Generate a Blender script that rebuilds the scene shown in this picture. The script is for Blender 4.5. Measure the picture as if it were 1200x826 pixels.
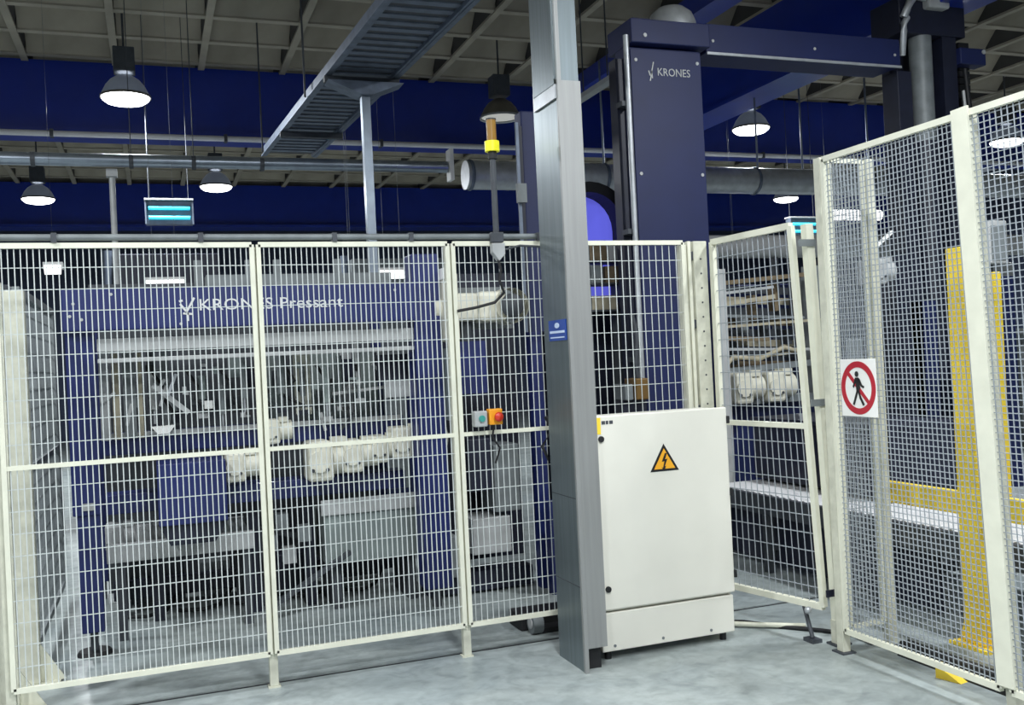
import bpy, bmesh, math, random
from mathutils import Vector, Matrix
random.seed(7)
sc = bpy.context.scene
for o in list(bpy.data.objects): bpy.data.objects.remove(o)
COL = sc.collection
def S(r, g, b):
    f = lambda c: ((c/255)/12.92 if c/255 <= 0.04045 else ((c/255+0.055)/1.055)**2.4)
    return (f(r), f(g), f(b), 1)
# ------------------------------------------------------------------ camera
cam = bpy.data.cameras.new('camera'); co = bpy.data.objects.new('camera', cam); COL.objects.link(co)
cam.sensor_width = 36; cam.lens = 36*1145/1200; cam.clip_end = 200; cam.clip_start = 0.05
v1 = Vector((3100, 143, -1145)).normalized(); v2 = Vector((-422, -27, -1145))
v2 = (v2 - v1*v2.dot(v1)).normalized(); v3 = v1.cross(v2)
M = Matrix((v1, v2, v3)).to_4x4(); M.translation = (0, 0, 1.577)
co.matrix_world = M; sc.camera = co
# ------------------------------------------------------------------ world, exposure
w = bpy.data.worlds.new('world'); sc.world = w; w.use_nodes = True
bg = w.node_tree.nodes['Background']; bg.inputs[0].default_value = (0.62, 0.72, 0.85, 1); bg.inputs[1].default_value = 0.35
sc.view_settings.view_transform = 'Standard'; sc.view_settings.look = 'None'
sc.view_settings.exposure = -0.82; sc.view_settings.gamma = 1
LAMP_W = 330
# ------------------------------------------------------------------ materials
def mat(name, col, rough=0.5, metal=0.0, var=0.12, scale=6, bump=0.0, emit=None, es=0, coat=0, stretch=None):
    m = bpy.data.materials.new(name); m.use_nodes = True; nt = m.node_tree; b = nt.nodes['Principled BSDF']
    b.inputs['Roughness'].default_value = rough; b.inputs['Metallic'].default_value = metal
    if coat: b.inputs['Coat Weight'].default_value = coat
    tc = nt.nodes.new('ShaderNodeTexCoord'); n = nt.nodes.new('ShaderNodeTexNoise')
    n.inputs['Scale'].default_value = scale; n.inputs['Detail'].default_value = 6
    if stretch:
        mp = nt.nodes.new('ShaderNodeMapping'); mp.inputs['Scale'].default_value = stretch
        nt.links.new(tc.outputs['Object'], mp.inputs[0]); nt.links.new(mp.outputs[0], n.inputs[0])
    else: nt.links.new(tc.outputs['Object'], n.inputs[0])
    r = nt.nodes.new('ShaderNodeValToRGB'); r.color_ramp.elements[0].position = 0.3; r.color_ramp.elements[1].position = 0.7
    r.color_ramp.elements[0].color = tuple(c*(1-var) for c in col[:3]) + (1,)
    r.color_ramp.elements[1].color = tuple(min(1, c*(1+var)) for c in col[:3]) + (1,)
    nt.links.new(n.outputs[0], r.inputs[0]); nt.links.new(r.outputs[0], b.inputs['Base Color'])
    if bump:
        bp = nt.nodes.new('ShaderNodeBump'); bp.inputs['Strength'].default_value = bump; bp.inputs['Distance'].default_value = 0.01
        nt.links.new(n.outputs[0], bp.inputs['Height']); nt.links.new(bp.outputs[0], b.inputs['Normal'])
    if emit:
        b.inputs['Emission Color'].default_value = emit; b.inputs['Emission Strength'].default_value = es
    return m
CREAM = mat('cream_paint', S(226, 226, 208), .4, var=.06, scale=9)
CREAMD = mat('cream_paint_worn', S(205, 205, 188), .5, var=.14, scale=14)
WIRE = mat('cream_wire', S(200, 206, 204), .45, var=.05)
WIREG = mat('grey_wire', S(156, 163, 169), .45, var=.05)
CAB = mat('cabinet_paint', S(230, 228, 217), .4, var=.04, scale=3)
MOTOR = mat('motor_paint', S(214, 212, 196), .45, var=.1, scale=12)
BLUE = mat('machine_blue', S(24, 36, 94), .45, var=.12, scale=5, coat=.2)
BLUED = mat('tower_blue', S(19, 31, 78), .55, var=.1, scale=4)
BEAM = mat('beam_blue', S(24, 50, 150), .38, var=.1, scale=3, coat=.3)
NAVY = mat('dark_navy', S(26, 30, 48), .5, var=.2, scale=8)
BLACK = mat('black_rubber', S(24, 25, 28), .6, var=.2)
STEEL = mat('brushed_steel', S(122, 132, 136), .38, .8, .12, 3, stretch=(14, 14, .5))
STEELL = mat('steel_lit_face', S(160, 161, 160), .45, .55, .08, 3, stretch=(14, 14, .5))  # lighter copy of the column steel, lamp light put into its front face
GALV = mat('galvanised', S(186, 190, 194), .4, .5, .15, 10)
GALVD = mat('galvanised_dull', S(112, 122, 138), .5, .5, .2, 10)
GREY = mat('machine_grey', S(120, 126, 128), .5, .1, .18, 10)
GREYL = mat('light_grey', S(176, 178, 178), .45, .1, .12, 8)
GREYD = mat('dark_grey', S(66, 70, 76), .55, .1, .2, 10)
STAIN = mat('stainless_panel', S(150, 160, 158), .4, .5, .15, 5)
YEL = mat('yellow_paint', S(255, 218, 66), .45, var=.08, scale=6)
YELB = mat('beacon_yellow', S(235, 230, 40), .35, var=.03, emit=S(235, 230, 40), es=.35)
AMBER = mat('amber_lens', S(150, 110, 40), .3, var=.05)
ORANGE = mat('orange_box', S(240, 160, 30), .45, var=.05)
RED = mat('red_plastic', S(200, 50, 30), .4, var=.05)
REDS = mat('sign_red', S(178, 26, 46), .45, var=.04)
WHITE = mat('white_plastic', S(240, 240, 236), .45, var=.03)
BLK = mat('print_black', S(22, 22, 26), .5, var=.05)
SYEL = mat('sign_yellow', S(245, 175, 40), .45, var=.05)
SIGNB = mat('sign_blue', S(36, 70, 150), .4, var=.05)
SIGNW = mat('sign_pale_blue', S(205, 220, 245), .4, var=.03)
TAN = mat('tan_bars', S(168, 160, 138), .55, var=.2, scale=14)
BROWN = mat('brown_goods', S(112, 98, 76), .7, var=.25, scale=20)
GREENB = mat('green_button', S(60, 150, 140), .4, var=.04)
CONC = mat('ceiling_concrete', S(156, 149, 134), .85, var=.16, scale=2.2, bump=.15)
CONCR = mat('rib_web_shade', S(64, 62, 60), .85, var=.16, scale=3, bump=.15)  # dark web colour stands in for the shade beside the ribs
WALL = mat('far_wall_paint', S(70, 80, 106), .7, var=.15, scale=.6)
LIT = mat('lamp_diffuser', S(255, 255, 255), .5, var=0, emit=(0.93, 0.97, 1, 1), es=14)
LITDIM = mat('lamp_diffuser_dim', S(200, 200, 195), .5, var=0, emit=(1, .97, .9, 1), es=.5)
TUBE = mat('tube_light', S(255, 255, 255), .5, var=0, emit=(1, .98, .95, 1), es=3.0)
CYAN = mat('cyan_tube', S(80, 220, 240), .5, var=0, emit=S(60, 215, 240), es=1.5)
VIOLET = mat('violet_lit_panel', S(110, 110, 250), .5, var=0, emit=S(112, 116, 250), es=.95)
SHADE = mat('lamp_shade', S(120, 116, 106), .35, .5, .1, 6)
PALE = mat('roller_tube', S(214, 214, 216), .4, .1, .05)
GALVM = mat('dull_pipe_metal', S(150, 160, 172), .3, .85, .12, 8)
OCHRE = mat('ochre_paint', S(112, 84, 36), .6, var=.2)
ACRYL = mat('acrylic_shade', S(120, 128, 140), .3, 0, .1, 6, emit=(.5, .6, .8, 1), es=.12)
FLOORB = mat('dark_seam', S(26, 29, 32), .8, var=.2)
def floor_material():
    m = bpy.data.materials.new('epoxy_floor'); m.use_nodes = True; nt = m.node_tree; b = nt.nodes['Principled BSDF']; L = nt.links.new
    tc = nt.nodes.new('ShaderNodeTexCoord')
    def noise(s, d, dist=0):
        n = nt.nodes.new('ShaderNodeTexNoise'); n.inputs['Scale'].default_value = s; n.inputs['Detail'].default_value = d
        n.inputs['Distortion'].default_value = dist; L(tc.outputs['Object'], n.inputs[0]); return n
    def ramp(n, a, ca, bb, cb):
        r = nt.nodes.new('ShaderNodeValToRGB'); e = r.color_ramp.elements
        e[0].position = a; e[0].color = ca; e[1].position = bb; e[1].color = cb; L(n.outputs[0], r.inputs[0]); return r
    n1 = noise(1.3, 8, .8); n2 = noise(5, 10, 1.5); n3 = noise(18, 6, .5)
    r1 = ramp(n1, .32, S(150, 160, 162), .68, S(172, 180, 178))
    r2 = ramp(n2, .34, S(120, 126, 126), .52, S(255, 255, 255)); r3 = ramp(n3, .3, S(225, 225, 225), .6, S(255, 255, 255))
    mx = nt.nodes.new('ShaderNodeMixRGB'); mx.blend_type = 'MULTIPLY'; mx.inputs[0].default_value = .22
    L(r1.outputs[0], mx.inputs[1]); L(r2.outputs[0], mx.inputs[2])
    m2 = nt.nodes.new('ShaderNodeMixRGB'); m2.blend_type = 'MULTIPLY'; m2.inputs[0].default_value = .7
    L(mx.outputs[0], m2.inputs[1]); L(r3.outputs[0], m2.inputs[2])
    mp = nt.nodes.new('ShaderNodeMapping'); mp.inputs['Scale'].default_value = (1, 1.5, 1); mp.inputs['Rotation'].default_value = (0, 0, .5); L(tc.outputs['Object'], mp.inputs[0])
    n4 = noise(3.2, 12, .9); L(mp.outputs[0], n4.inputs[0]); r4 = ramp(n4, .36, S(150, 154, 156), .47, S(255, 255, 255))
    m3 = nt.nodes.new('ShaderNodeMixRGB'); m3.blend_type = 'MULTIPLY'; m3.inputs[0].default_value = .22
    L(m2.outputs[0], m3.inputs[1]); L(r4.outputs[0], m3.inputs[2]); L(m3.outputs[0], b.inputs['Base Color'])
    rr = ramp(n2, .3, (.5, .5, .5, 1), .7, (.28, .28, .28, 1)); L(rr.outputs[0], b.inputs['Roughness'])
    return m
FLOOR = floor_material()
# ------------------------------------------------------------------ mesh helpers
class MB:
    def __init__(s): s.v = []; s.f = []; s.sm = []
    def add(s, vs, fs, smooth=False):
        k = len(s.v); s.v += [tuple(p) for p in vs]; s.f += [tuple(i+k for i in f) for f in fs]; s.sm += [smooth]*len(fs); return s
    def box(s, x0, x1, y0, y1, z0, z1):
        return s.add([(x0,y0,z0),(x1,y0,z0),(x1,y1,z0),(x0,y1,z0),(x0,y0,z1),(x1,y0,z1),(x1,y1,z1),(x0,y1,z1)],
            [(3,2,1,0),(4,5,6,7),(0,1,5,4),(1,2,6,5),(2,3,7,6),(3,0,4,7)])
    def bar(s, p, q, a, b=None, up=(0,0,1), cap=True):
        p = Vector(p); q = Vector(q); b = a if b is None else b; d = (q-p).normalized(); up = Vector(up)
        if abs(d.dot(up)) > .95: up = Vector((0,1,0)) if abs(d.y) < .9 else Vector((1,0,0))
        sx = d.cross(up).normalized()*a/2; uz = sx.cross(d).normalized()*b/2
        vs = [c+i*sx+j*uz for c in (p,q) for i,j in ((-1,-1),(1,-1),(1,1),(-1,1))]
        fs = [(0,1,5,4),(1,2,6,5),(2,3,7,6),(3,0,4,7)]
        if cap: fs += [(3,2,1,0),(4,5,6,7)]
        return s.add(vs, fs)
    def cyl(s, p, q, r, n=16, r2=None, cap=True):
        p = Vector(p); q = Vector(q); r2 = r if r2 is None else r2; d = (q-p).normalized()
        up = Vector((0,0,1)) if abs(d.z) < .9 else Vector((1,0,0)); a = d.cross(up).normalized(); b = d.cross(a)
        vs = []
        for c, R in ((p,r),(q,r2)):
            vs += [c + R*(math.cos(2*math.pi*i/n)*a + math.sin(2*math.pi*i/n)*b) for i in range(n)]
        s.add(vs, [(i, (i+1)%n, n+(i+1)%n, n+i) for i in range(n)], True)
        if cap: s.add(vs[:n], [tuple(range(n))[::-1]]); s.add(vs[n:], [tuple(range(n))])
        return s
    def tube(s, pts, r, n=8):
        pts = [Vector(p) for p in pts]; k = len(pts); vs = []; up = Vector((0.13,0.21,1)).normalized()
        for i, p in enumerate(pts):
            d = (pts[min(i+1,k-1)]-pts[max(i-1,0)]).normalized()
            if abs(d.dot(up)) > .97: u2 = Vector((1,0,0))
            else: u2 = up
            a = d.cross(u2).normalized(); b = d.cross(a)
            vs += [p + r*(math.cos(2*math.pi*j/n)*a+math.sin(2*math.pi*j/n)*b) for j in range(n)]
        fs = [(i*n+j, i*n+(j+1)%n, (i+1)*n+(j+1)%n, (i+1)*n+j) for i in range(k-1) for j in range(n)]
        s.add(vs, fs, True); s.add(vs[:n], [tuple(range(n))[::-1]]); return s.add(vs[-n:], [tuple(range(n))])
    def lathe(s, prof, c, n=24, axis='z'):
        vs = []; c = Vector(c)
        for r, h in prof:
            for i in range(n):
                a = 2*math.pi*i/n; x, y = r*math.cos(a), r*math.sin(a)
                vs.append(c + Vector({'z':(x,y,h),'y':(x,h,y),'x':(h,x,y)}[axis]))
        k = len(prof)
        return s.add(vs, [(j*n+i, j*n+(i+1)%n, (j+1)*n+(i+1)%n, (j+1)*n+i) for j in range(k-1) for i in range(n)], True)
    def prism(s, poly, o, u, v, t):
        """polygon in the (u,v) plane at o, thickened by vector t"""
        o = Vector(o); u = Vector(u); v = Vector(v); t = Vector(t); n = len(poly)
        a = [o+u*x+v*y for x, y in poly]; b = [p+t for p in a]
        return s.add(a+b, [tuple(range(n)), tuple(range(2*n-1, n-1, -1))] + [(i, n+i, n+(i+1)%n, (i+1)%n) for i in range(n)])
    def build(s, name, m, parent=None, bevel=0, kind=None):
        o0 = org.get(parent.name, Vector((0,0,0))) if parent else Vector((0,0,0))
        me = bpy.data.meshes.new(name); me.from_pydata([tuple(Vector(p)-o0) for p in s.v], [], s.f)
        for p, sm in zip(me.polygons, s.sm): p.use_smooth = sm
        me.materials.append(m)
        bm = bmesh.new(); bm.from_mesh(me); bmesh.ops.recalc_face_normals(bm, faces=bm.faces); bm.to_mesh(me); bm.free()
        o = bpy.data.objects.new(name, me); COL.objects.link(o)
        if parent: o.parent = parent
        org[o.name] = o0
        if bevel:
            b = o.modifiers.new('bevel', 'BEVEL'); b.width = bevel; b.segments = 2; b.limit_method = 'ANGLE'
        if kind: o['kind'] = kind
        return o
org = {}
def tag(o, label, cat, group=None):
    o['label'] = label; o['category'] = cat
    if group: o['group'] = group
    return o
def thing(name, label, cat, loc, group=None):
    o = bpy.data.objects.new(name, None); COL.objects.link(o); o.location = loc; o.empty_display_size = .1
    org[o.name] = Vector(loc); return tag(o, label, cat, group)
def B(*a): return MB().box(*a)
def box(name, m, par, x0, x1, y0, y1, z0, z1, bevel=0): return MB().box(x0,x1,y0,y1,z0,z1).build(name, m, par, bevel)
def lettering(name, txt, m, par, o, u, v, size, width=None, depth=.004):
    cu = bpy.data.curves.new(name, 'FONT'); cu.body = txt; cu.size = size; cu.extrude = depth/2; cu.resolution_u = 3
    t = bpy.data.objects.new('text_tmp', cu); COL.objects.link(t)
    dg = bpy.context.evaluated_depsgraph_get(); me = bpy.data.meshes.new_from_object(t.evaluated_get(dg))
    bpy.data.objects.remove(t)
    u = Vector(u).normalized(); v = Vector(v).normalized(); n = u.cross(v); o0 = org[par.name]
    wmax = max(p.co.x for p in me.vertices); sx = (width/wmax) if width else 1
    for p in me.vertices: p.co = Vector(o) + u*p.co.x*sx + v*p.co.y + n*p.co.z - o0
    adj = [[] for _ in me.vertices]
    for e in me.edges: adj[e.vertices[0]].append(e.vertices[1]); adj[e.vertices[1]].append(e.vertices[0])
    comp = [-1]*len(adj); k = 0
    for i in range(len(adj)):
        if comp[i] < 0:
            st = [i]; comp[i] = k
            while st:
                for j in adj[st.pop()]:
                    if comp[j] < 0: comp[j] = k; st.append(j)
            k += 1
    for c in range(k):
        mb = MB(); idx = {}
        for i, p in enumerate(me.vertices):
            if comp[i] == c: idx[i] = len(mb.v); mb.v.append(tuple(p.co + o0))
        for p in me.polygons:
            if comp[p.vertices[0]] == c: mb.f.append(tuple(idx[i] for i in p.vertices)); mb.sm.append(False)
        mb.build('letter', m, par)
def dup(root, loc, label=None):
    r = root.copy(); COL.objects.link(r); r.location = loc; org[r.name] = Vector(loc)
    if label: r['label'] = label
    def rec(a, b):
        for ch in a.children:
            c = ch.copy(); COL.objects.link(c); c.parent = b; org[c.name] = Vector(loc); rec(ch, c)
    rec(root, r); return r
# ================================================================== SETTING
fl = MB().box(-9, 19, -3, 5.06, -.3, 0); fl.box(-9, 19, 5.10, 30, -.3, 0); fl.box(-9, 19, 5.0, 5.12, -.3, -.012)
FLO = fl.build('floor', FLOOR); FLO['kind'] = 'structure'
MB().box(-9, 19, 5.06, 5.10, -.0121, -.006).build('floor_joint', FLOORB, FLO)
wl = B(-9, 19, 27, 27.2, 0, 5.5).build('wall_back', WALL); wl['kind'] = 'structure'
for i in range(14): box('wall_panel', WALL, wl, -8.9+2*i, -7.0+2*i, 26.97, 27.0, .1, 4.4)
wr = B(19, 19.2, 2, 27, 0, 5.5).build('wall_right', WALL); wr['kind'] = 'structure'
w_l = B(-9.2, -9, 2, 27, 0, 5.5).build('wall_left', WALL); w_l['kind'] = 'structure'
CE = B(-9, 19, -3, 27, 5.72, 5.85).build('ceiling', CONC); CE['kind'] = 'structure'
# coffered ceiling: grid 1.01 x 0.85, coffers are shared-mesh parts, ribs run both ways
GX, GY = 1.01, .85
def coffer_geo(mb, x, y):
    a, b, c, d = GX/2-.05, GY/2-.04, GX/2-.05, GY/2-.24
    vs = [(x+i*a, y+j*b, 5.45) for i,j in ((-1,-1),(1,-1),(1,1),(-1,1))] + [(x+i*c, y+j*d, 5.66) for i,j in ((-1,-1),(1,-1),(1,1),(-1,1))]
    mb.add(vs, [(0,1,5,4),(2,3,7,6),(4,5,6,7)])
cells = []
for i in range(-4, 15):
    for j in range(0, 25):
        x = -.26+GX*(i+.5); y = 5.95+GY*(j+.5)
        c = M.inverted() @ Vector((x, y, 5.5)); px = 600+1145*c.x/-c.z; py = 413-1145*c.y/-c.z
        cells.append((0 if -60 < px < 1260 and py > -60 else 1, y, x))
cells.sort(); first = None; rest = MB()
for k, (vis, y, x) in enumerate(cells):
    if k < 260 and vis == 0:
        if first is None:
            mb = MB(); coffer_geo(mb, 0, 0); first = mb.build('coffer', CONC, CE); first.location = (x, y, 0)
        else:
            c = first.copy(); COL.objects.link(c); c.location = (x, y, 0)
    else: coffer_geo(rest, x, y)
o = rest.build('coffer_field', CONC, CE); o['kind'] = 'stuff'
for i in range(-4, 16):
    x = -.26+GX*i
    rb = box('ceiling_rib', CONC, CE, x-.04, x+.04, 5.9, 27, 5.425, 5.455)
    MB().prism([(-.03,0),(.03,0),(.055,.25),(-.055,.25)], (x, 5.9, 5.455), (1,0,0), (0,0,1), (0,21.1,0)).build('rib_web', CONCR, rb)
for j in range(0, 26):
    y = 5.95+GY*j; box('cross_rib', CONC, CE, -4.4, 14.9, y-.05, y+.05, 5.44, 5.7)
# blue roof beams
def hbeam(n, y):
    mb = B(-9, 19, y, y+.42, 4.62, 5.45); o = mb.build(n, BEAM); o['kind'] = 'structure'
    f = MB().box(-9, 19, y-.09, y+.51, 4.57, 4.62); f.build('bottom_flange', BEAM, o)
hbeam('trim_1', 12.95); hbeam('trim_2', 21.0)
o = B(6.78, 7.2, 5.2, 12.9, 4.62, 5.45).build('trim_3', BEAM); o['kind'] = 'structure'
box('bottom_flange', BEAM, o, 6.74, 7.24, 5.2, 12.85, 4.57, 4.62)
o = B(5.66, 5.96, 7.5, 12.9, 5.2, 5.42).build('trim_4', BEAM); o['kind'] = 'structure'
# ================================================================== HIGH-BAY LAMPS
def make_lamp(loc, label, dim=False):
    x, y, z = loc; t = thing('high_bay_lamp', label, 'lamp', loc, 'high bay lamps under the roof')
    prof = [(.255,0),(.245,.03),(.20,.12),(.15,.18),(.09,.22),(.075,.23)]
    mb = MB().lathe(prof, loc, 28); mb.build('lamp_shade', SHADE if dim else ACRYL, t)
    MB().lathe([(.262,-.012),(.262,.012),(.25,.012),(.25,-.012),(.262,-.012)], loc, 28).build('rim', GALV if dim else SHADE, t)
    MB().lathe([(.245,0),(.24,-.03),(.20,-.06),(.12,-.08),(0,-.085)] if not dim else [(.24,.01),(.0,.01)], loc, 28).build('diffuser', LITDIM if dim else LIT, t)
    MB().box(x-.11,x+.11,y-.11,y+.11,z+.26,z+.52).build('ballast_box', GREYD, t, .01)
    MB().cyl((x,y,z+.52),(x,y,5.70),.012,8).build('hanger_rod', GREYD, t)
    if not dim:
        l = bpy.data.lights.new('lamp_light', 'AREA'); l.shape = 'DISK'; l.size = .44; l.energy = LAMP_W; l.color = (.93,.97,1)
        lo = bpy.data.objects.new('lamp_light', l); COL.objects.link(lo); lo.parent = t; lo.location = (0,0,-.095)
    return t
L0 = make_lamp((-.14, 11.3, 4.6), 'large bright round high bay lamp in front of the near blue beam at upper left')
dup(L0, (-1.62, 17.6, 4.55), 'small lit high bay lamp farthest left, above the fence beside the left edge')
dup(L0, (1.10, 16.4, 4.58), 'small lit high bay lamp right of the cyan tube lamp and below the cable tray')
dup(L0, (7.93, 11.5, 4.6), 'bright high bay lamp just right of the tall blue tower')
dup(L0, (12.42, 16.9, 4.6), 'small lit high bay lamp below the silver duct and above the gate')
dup(L0, (12.7, 11.6, 4.6), 'lit high bay lamp seen through the mesh at the right edge')
make_lamp((4.24, 11.5, 4.6), 'dull grey bell lamp with dim glow above the yellow signal beacon', True)
for i, (x, y) in enumerate(((-2.6,3.6), (1.2,1.4), (4.9,3.6), (-2.6,-1.6), (1.2,-1.6), (4.9,-1.4), (-3.2,7.0))):  # unseen lamps added to light the foreground and the machines
    dup(L0, (x, y, 4.9 if y < 8 else 5.0), 'added unseen high bay lamp above the picture, over the ' + ('left part of the packing machine','aisle in front of the left fence','tall mesh fence','left aisle far behind the viewer','middle aisle far behind the viewer','right aisle far behind the viewer','right part of the packing machine')[i])
# ================================================================== PIPES, TRAY
t = thing('silver_pipe', 'long straight silver pipe under the ceiling left of the tray post', 'pipe', (0, 10, 3.63))
MB().cyl((-4,10,3.63),(3.05,10,3.65),.062,16).build('pipe_body', GALVM, t)
for x in (-.95, -.1, .47, 1.12): 
    MB().lathe([(.07,-.02),(.07,.02)], (x,10,3.635), 16, 'x').build('pipe_clamp', GREYD, t)
    if x in (-.1, .47): MB().cyl((x,10,3.70),(x,10,5.47),.005,6).build('hanger_rod', GREYD, t)
box('end_bracket', WHITE, t, 3.06, 3.10, 9.9, 10.05, 3.5, 3.83)
t = thing('ventilation_duct', 'thick round silver ventilation duct running behind the blue tower', 'duct', (7, 10, 3.57))
MB().cyl((3.25,10,3.57),(13,10,3.57),.155,28).build('duct_body', GALV, t)
for x in (3.3, 4.9, 6.9, 8.6, 10.3): MB().lathe([(.162,-.02),(.168,-.01),(.168,.01),(.162,.02)], (x,10,3.57), 28, 'x').build('joint_band', GALVD, t)
for x in (4.9, 6.95, 7.6, 8.6, 9.7): MB().cyl((x,9.98,3.72),(x,9.98,4.9),.012,6).build('hanger_rod', GALVD, t)
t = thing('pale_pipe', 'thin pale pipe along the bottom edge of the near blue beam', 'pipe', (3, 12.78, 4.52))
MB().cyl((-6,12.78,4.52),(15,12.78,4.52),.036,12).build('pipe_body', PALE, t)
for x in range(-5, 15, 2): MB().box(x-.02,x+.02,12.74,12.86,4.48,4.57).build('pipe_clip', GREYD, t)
t = thing('low_duct', 'lower grey round duct seen through the gate and the right mesh', 'duct', (9, 8.7, 2.62))
MB().cyl((5.2,8.7,2.62),(13,8.7,2.62),.12,22).build('duct_body', GREYL, t)
for x in (5.22, 7.0, 9.0, 11.0): MB().lathe([(.125,-.02),(.131,0),(.125,.02)], (x,8.7,2.62), 22, 'x').build('joint_band', GREY, t)
for x in (6.2, 9.8): MB().box(x-.03,x+.03,8.66,8.74,0,2.5).build('duct_stand', GREYD, t)
t = thing('cable_tray', 'wide galvanised cable tray running diagonally below the ceiling', 'tray', (1.8, 8, 4.0))
def TX(u, y): return u*.53 + 1.60 - .058*(y-6.3)
TY0, TY1 = 4.6, 11.3
for u in (0, 1): MB().bar((TX(u,TY0),TY0,4.055),(TX(u,TY1),TY1,4.055),.03,.11).build('side_rail', GALVD, t)
for u in (-.05, 1.05): MB().bar((TX(u,TY0),TY0,4.0),(TX(u,TY1),TY1,4.0),.04,.012).build('rail_lip', GALVD, t)
MB().prism([(TX(.03,TY0),TY0),(TX(.97,TY0),TY0),(TX(.97,TY1),TY1),(TX(.03,TY1),TY1)], (0,0,4.035), (1,0,0), (0,1,0), (0,0,.01)).build('tray_floor', GREYD, t)
for k in range(46): y = 4.7+k*.143; MB().bar((TX(.03,y),y,4.03),(TX(.97,y),y,4.03),.07,.01).build('rung', GALVD, t)
for k in range(4): MB().tube([(TX(.2+.2*k,y),y,4.083) for y in (4.7,6.5,8,9.5,11.2)], .032, 8).build('power_cable', BLACK, t)
for y in (8.1, 10.1): MB().bar((TX(-.1,y),y,3.965),(TX(1.1,y),y,3.965),.06,.05).build('support_bracket', GREYD, t)
for y in (6.2, 8.8, 11.1): MB().bar((TX(-.12,y),y,4.0),(TX(-.12,y),y,5.6),.016).build('hanger_rod', GREYD, t)
t = thing('tray_post', 'grey steel post with flared head plate holding up the cable tray', 'post', (1.78, 8.1, 0))
MB().box(1.745,1.815,8.06,8.14,0.012,3.84).build('post_shaft', GALVM, t)
MB().prism([(-.05,0),(.05,0),(.32,.11),(-.32,.11)], (1.78,8.0,3.83), (1,0,0), (0,0,1), (0,.2,0)).build('head_plate', GALVD, t)
MB().box(1.68,1.88,8.0,8.2,0,.012).build('base_plate', GALVD, t)
t = thing('drop_pole', 'thin white pole dropping from the silver pipe left of the cyan lamp', 'pole', (-.28, 10.1, 0))
MB().cyl((-.28,10.1,.012),(-.28,10.1,3.50),0.028,12).build('pole_shaft', GREYL, t)
MB().box(-.33,-.23,10.05,10.15,3.50,3.57).build('pole_clamp', GREYL, t)
MB().box(-.36,-.20,10.02,10.18,0,.012).build('base_plate', GREYL, t)
# insect lamps
def insect_lamp(x, y, z, w_, h, label):
    t = thing('insect_lamp', label, 'lamp', (x, y, z))
    box('back_box', GALVD, t, x-w_/2, x+w_/2, y, y+.08, z, z+h, .006)
    box('top_hood', GREYL, t, x-w_/2-.01, x+w_/2+.01, y-.06, y+.09, z+h, z+h+.02)
    for s in (-1, 1): box('side_cheek', GALVD, t, x+s*w_/2-.008, x+s*w_/2+.008, y-.05, y, z, z+h)
    for k in (.28, .68): MB().cyl((x-w_/2+.03,y-.02,z+h*k),(x+w_/2-.03,y-.02,z+h*k),.021,10).build('cyan_tube', CYAN, t)
    for s in (-1, 1): MB().cyl((x+s*w_*.42,y+.03,z+h+.02),(x+s*w_*.42,y+.03,5.7),.004,5).build('hanging_wire', GREYD, t)
insect_lamp(.26, 11.6, 3.26, .50, .27, 'wall style insect lamp with two cyan tubes above the left fence')
insect_lamp(9.1, 12.0, 3.16, .50, .27, 'half hidden insect lamp with cyan tubes between gate and mesh fence')
# ================================================================== FENCES
def fence_panel(label, bl, br, tl, tr, nv, nh, fw=.022, wr_=.0022, hr=.0026, mids=(), wm=WIRE, name='mesh_fence', group=None, cat='fence', fm=CREAM, hz=None):
    bl, br, tl, tr = map(Vector, (bl, br, tl, tr))
    P = lambda u, v: (bl*(1-u)+br*u)*(1-v) + (tl*(1-u)+tr*u)*v
    t = thing(name, label, cat, P(.5, 0), group)
    n = (br-bl).cross(tl-bl).normalized()
    MB().bar(P(0,1), P(1,1), fw, fw*1.15).build('top_rail', fm, t); MB().bar(P(0,0), P(1,0), fw, fw*1.1).build('bottom_rail', fm, t)
    for u in (0, 1): MB().bar(P(u,0), P(u,1), fw, fw, n).build('stile', fm, t)
    for v in mids: MB().bar(P(0,v), P(1,v), fw*.8, fw*.95).build('mid_rail', fm, t)
    mb = MB()
    for i in range(1, nv): mb.bar(P(i/nv, 0), P(i/nv, 1), wr_*2, wr_*2, n, False)
    for v in (hz or [j/nh for j in range(1, nh)]): mb.bar(P(0,v)-n*.004, P(1,v)-n*.004, hr*2, hr*2, n, False)
    mb.build('wire_mesh', wm, t, kind='stuff'); return t
YF = 4.975
FX = [-.665, .504, 1.511, 2.16, 2.935]
names = ['left mesh fence panel, wide, in front of the blue adjustable leg', 'mesh fence panel in the middle, in front of the pale gear motors',
         'narrow mesh fence panel with two small switch boxes left of the steel column', 'mesh fence panel above the white cabinet, right of the steel column']
sp = [.0265, .0265, .033, .044]
for i in range(4):
    a, b = FX[i]+.016, FX[i+1]-.016; d = .006 if i < 3 else 0
    fence_panel(names[i], (a,YF,.175), (b,YF,.175), (a,YF,2.2), (b,YF,2.2), round((b-a)/sp[i]), 20, mids=(.4985,), wr_=.0023 if i < 2 else .0019, hr=.0019)
pl = ['cream fence post at the left edge of the picture', 'cream fence post between the wide left panel and the middle panel',
      'cream fence post just left of the two switch boxes', 'cream fence post hidden behind the steel column', 'cream fence end post beside the gate hinge']
for x, l in zip(FX, pl):
    t = thing('fence_post', l, 'post', (x, YF+.038, 0)); MB().box(x-.021,x+.021,YF+.016,YF+.058,.008,2.19).build('post_tube', CREAMD, t, .003)
    MB().box(x-.03,x+.03,YF+.012,YF+.066,0,.008).build('base_plate', CREAMD, t)
t = thing('conduit', 'dark grey conduit pipe lying along the top of the left fence', 'pipe', (.8, YF, 2.238))
MB().cyl((-1.4,YF,2.238),(2.3,YF,2.238),.016,10).build('conduit_tube', GREY, t)
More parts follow.
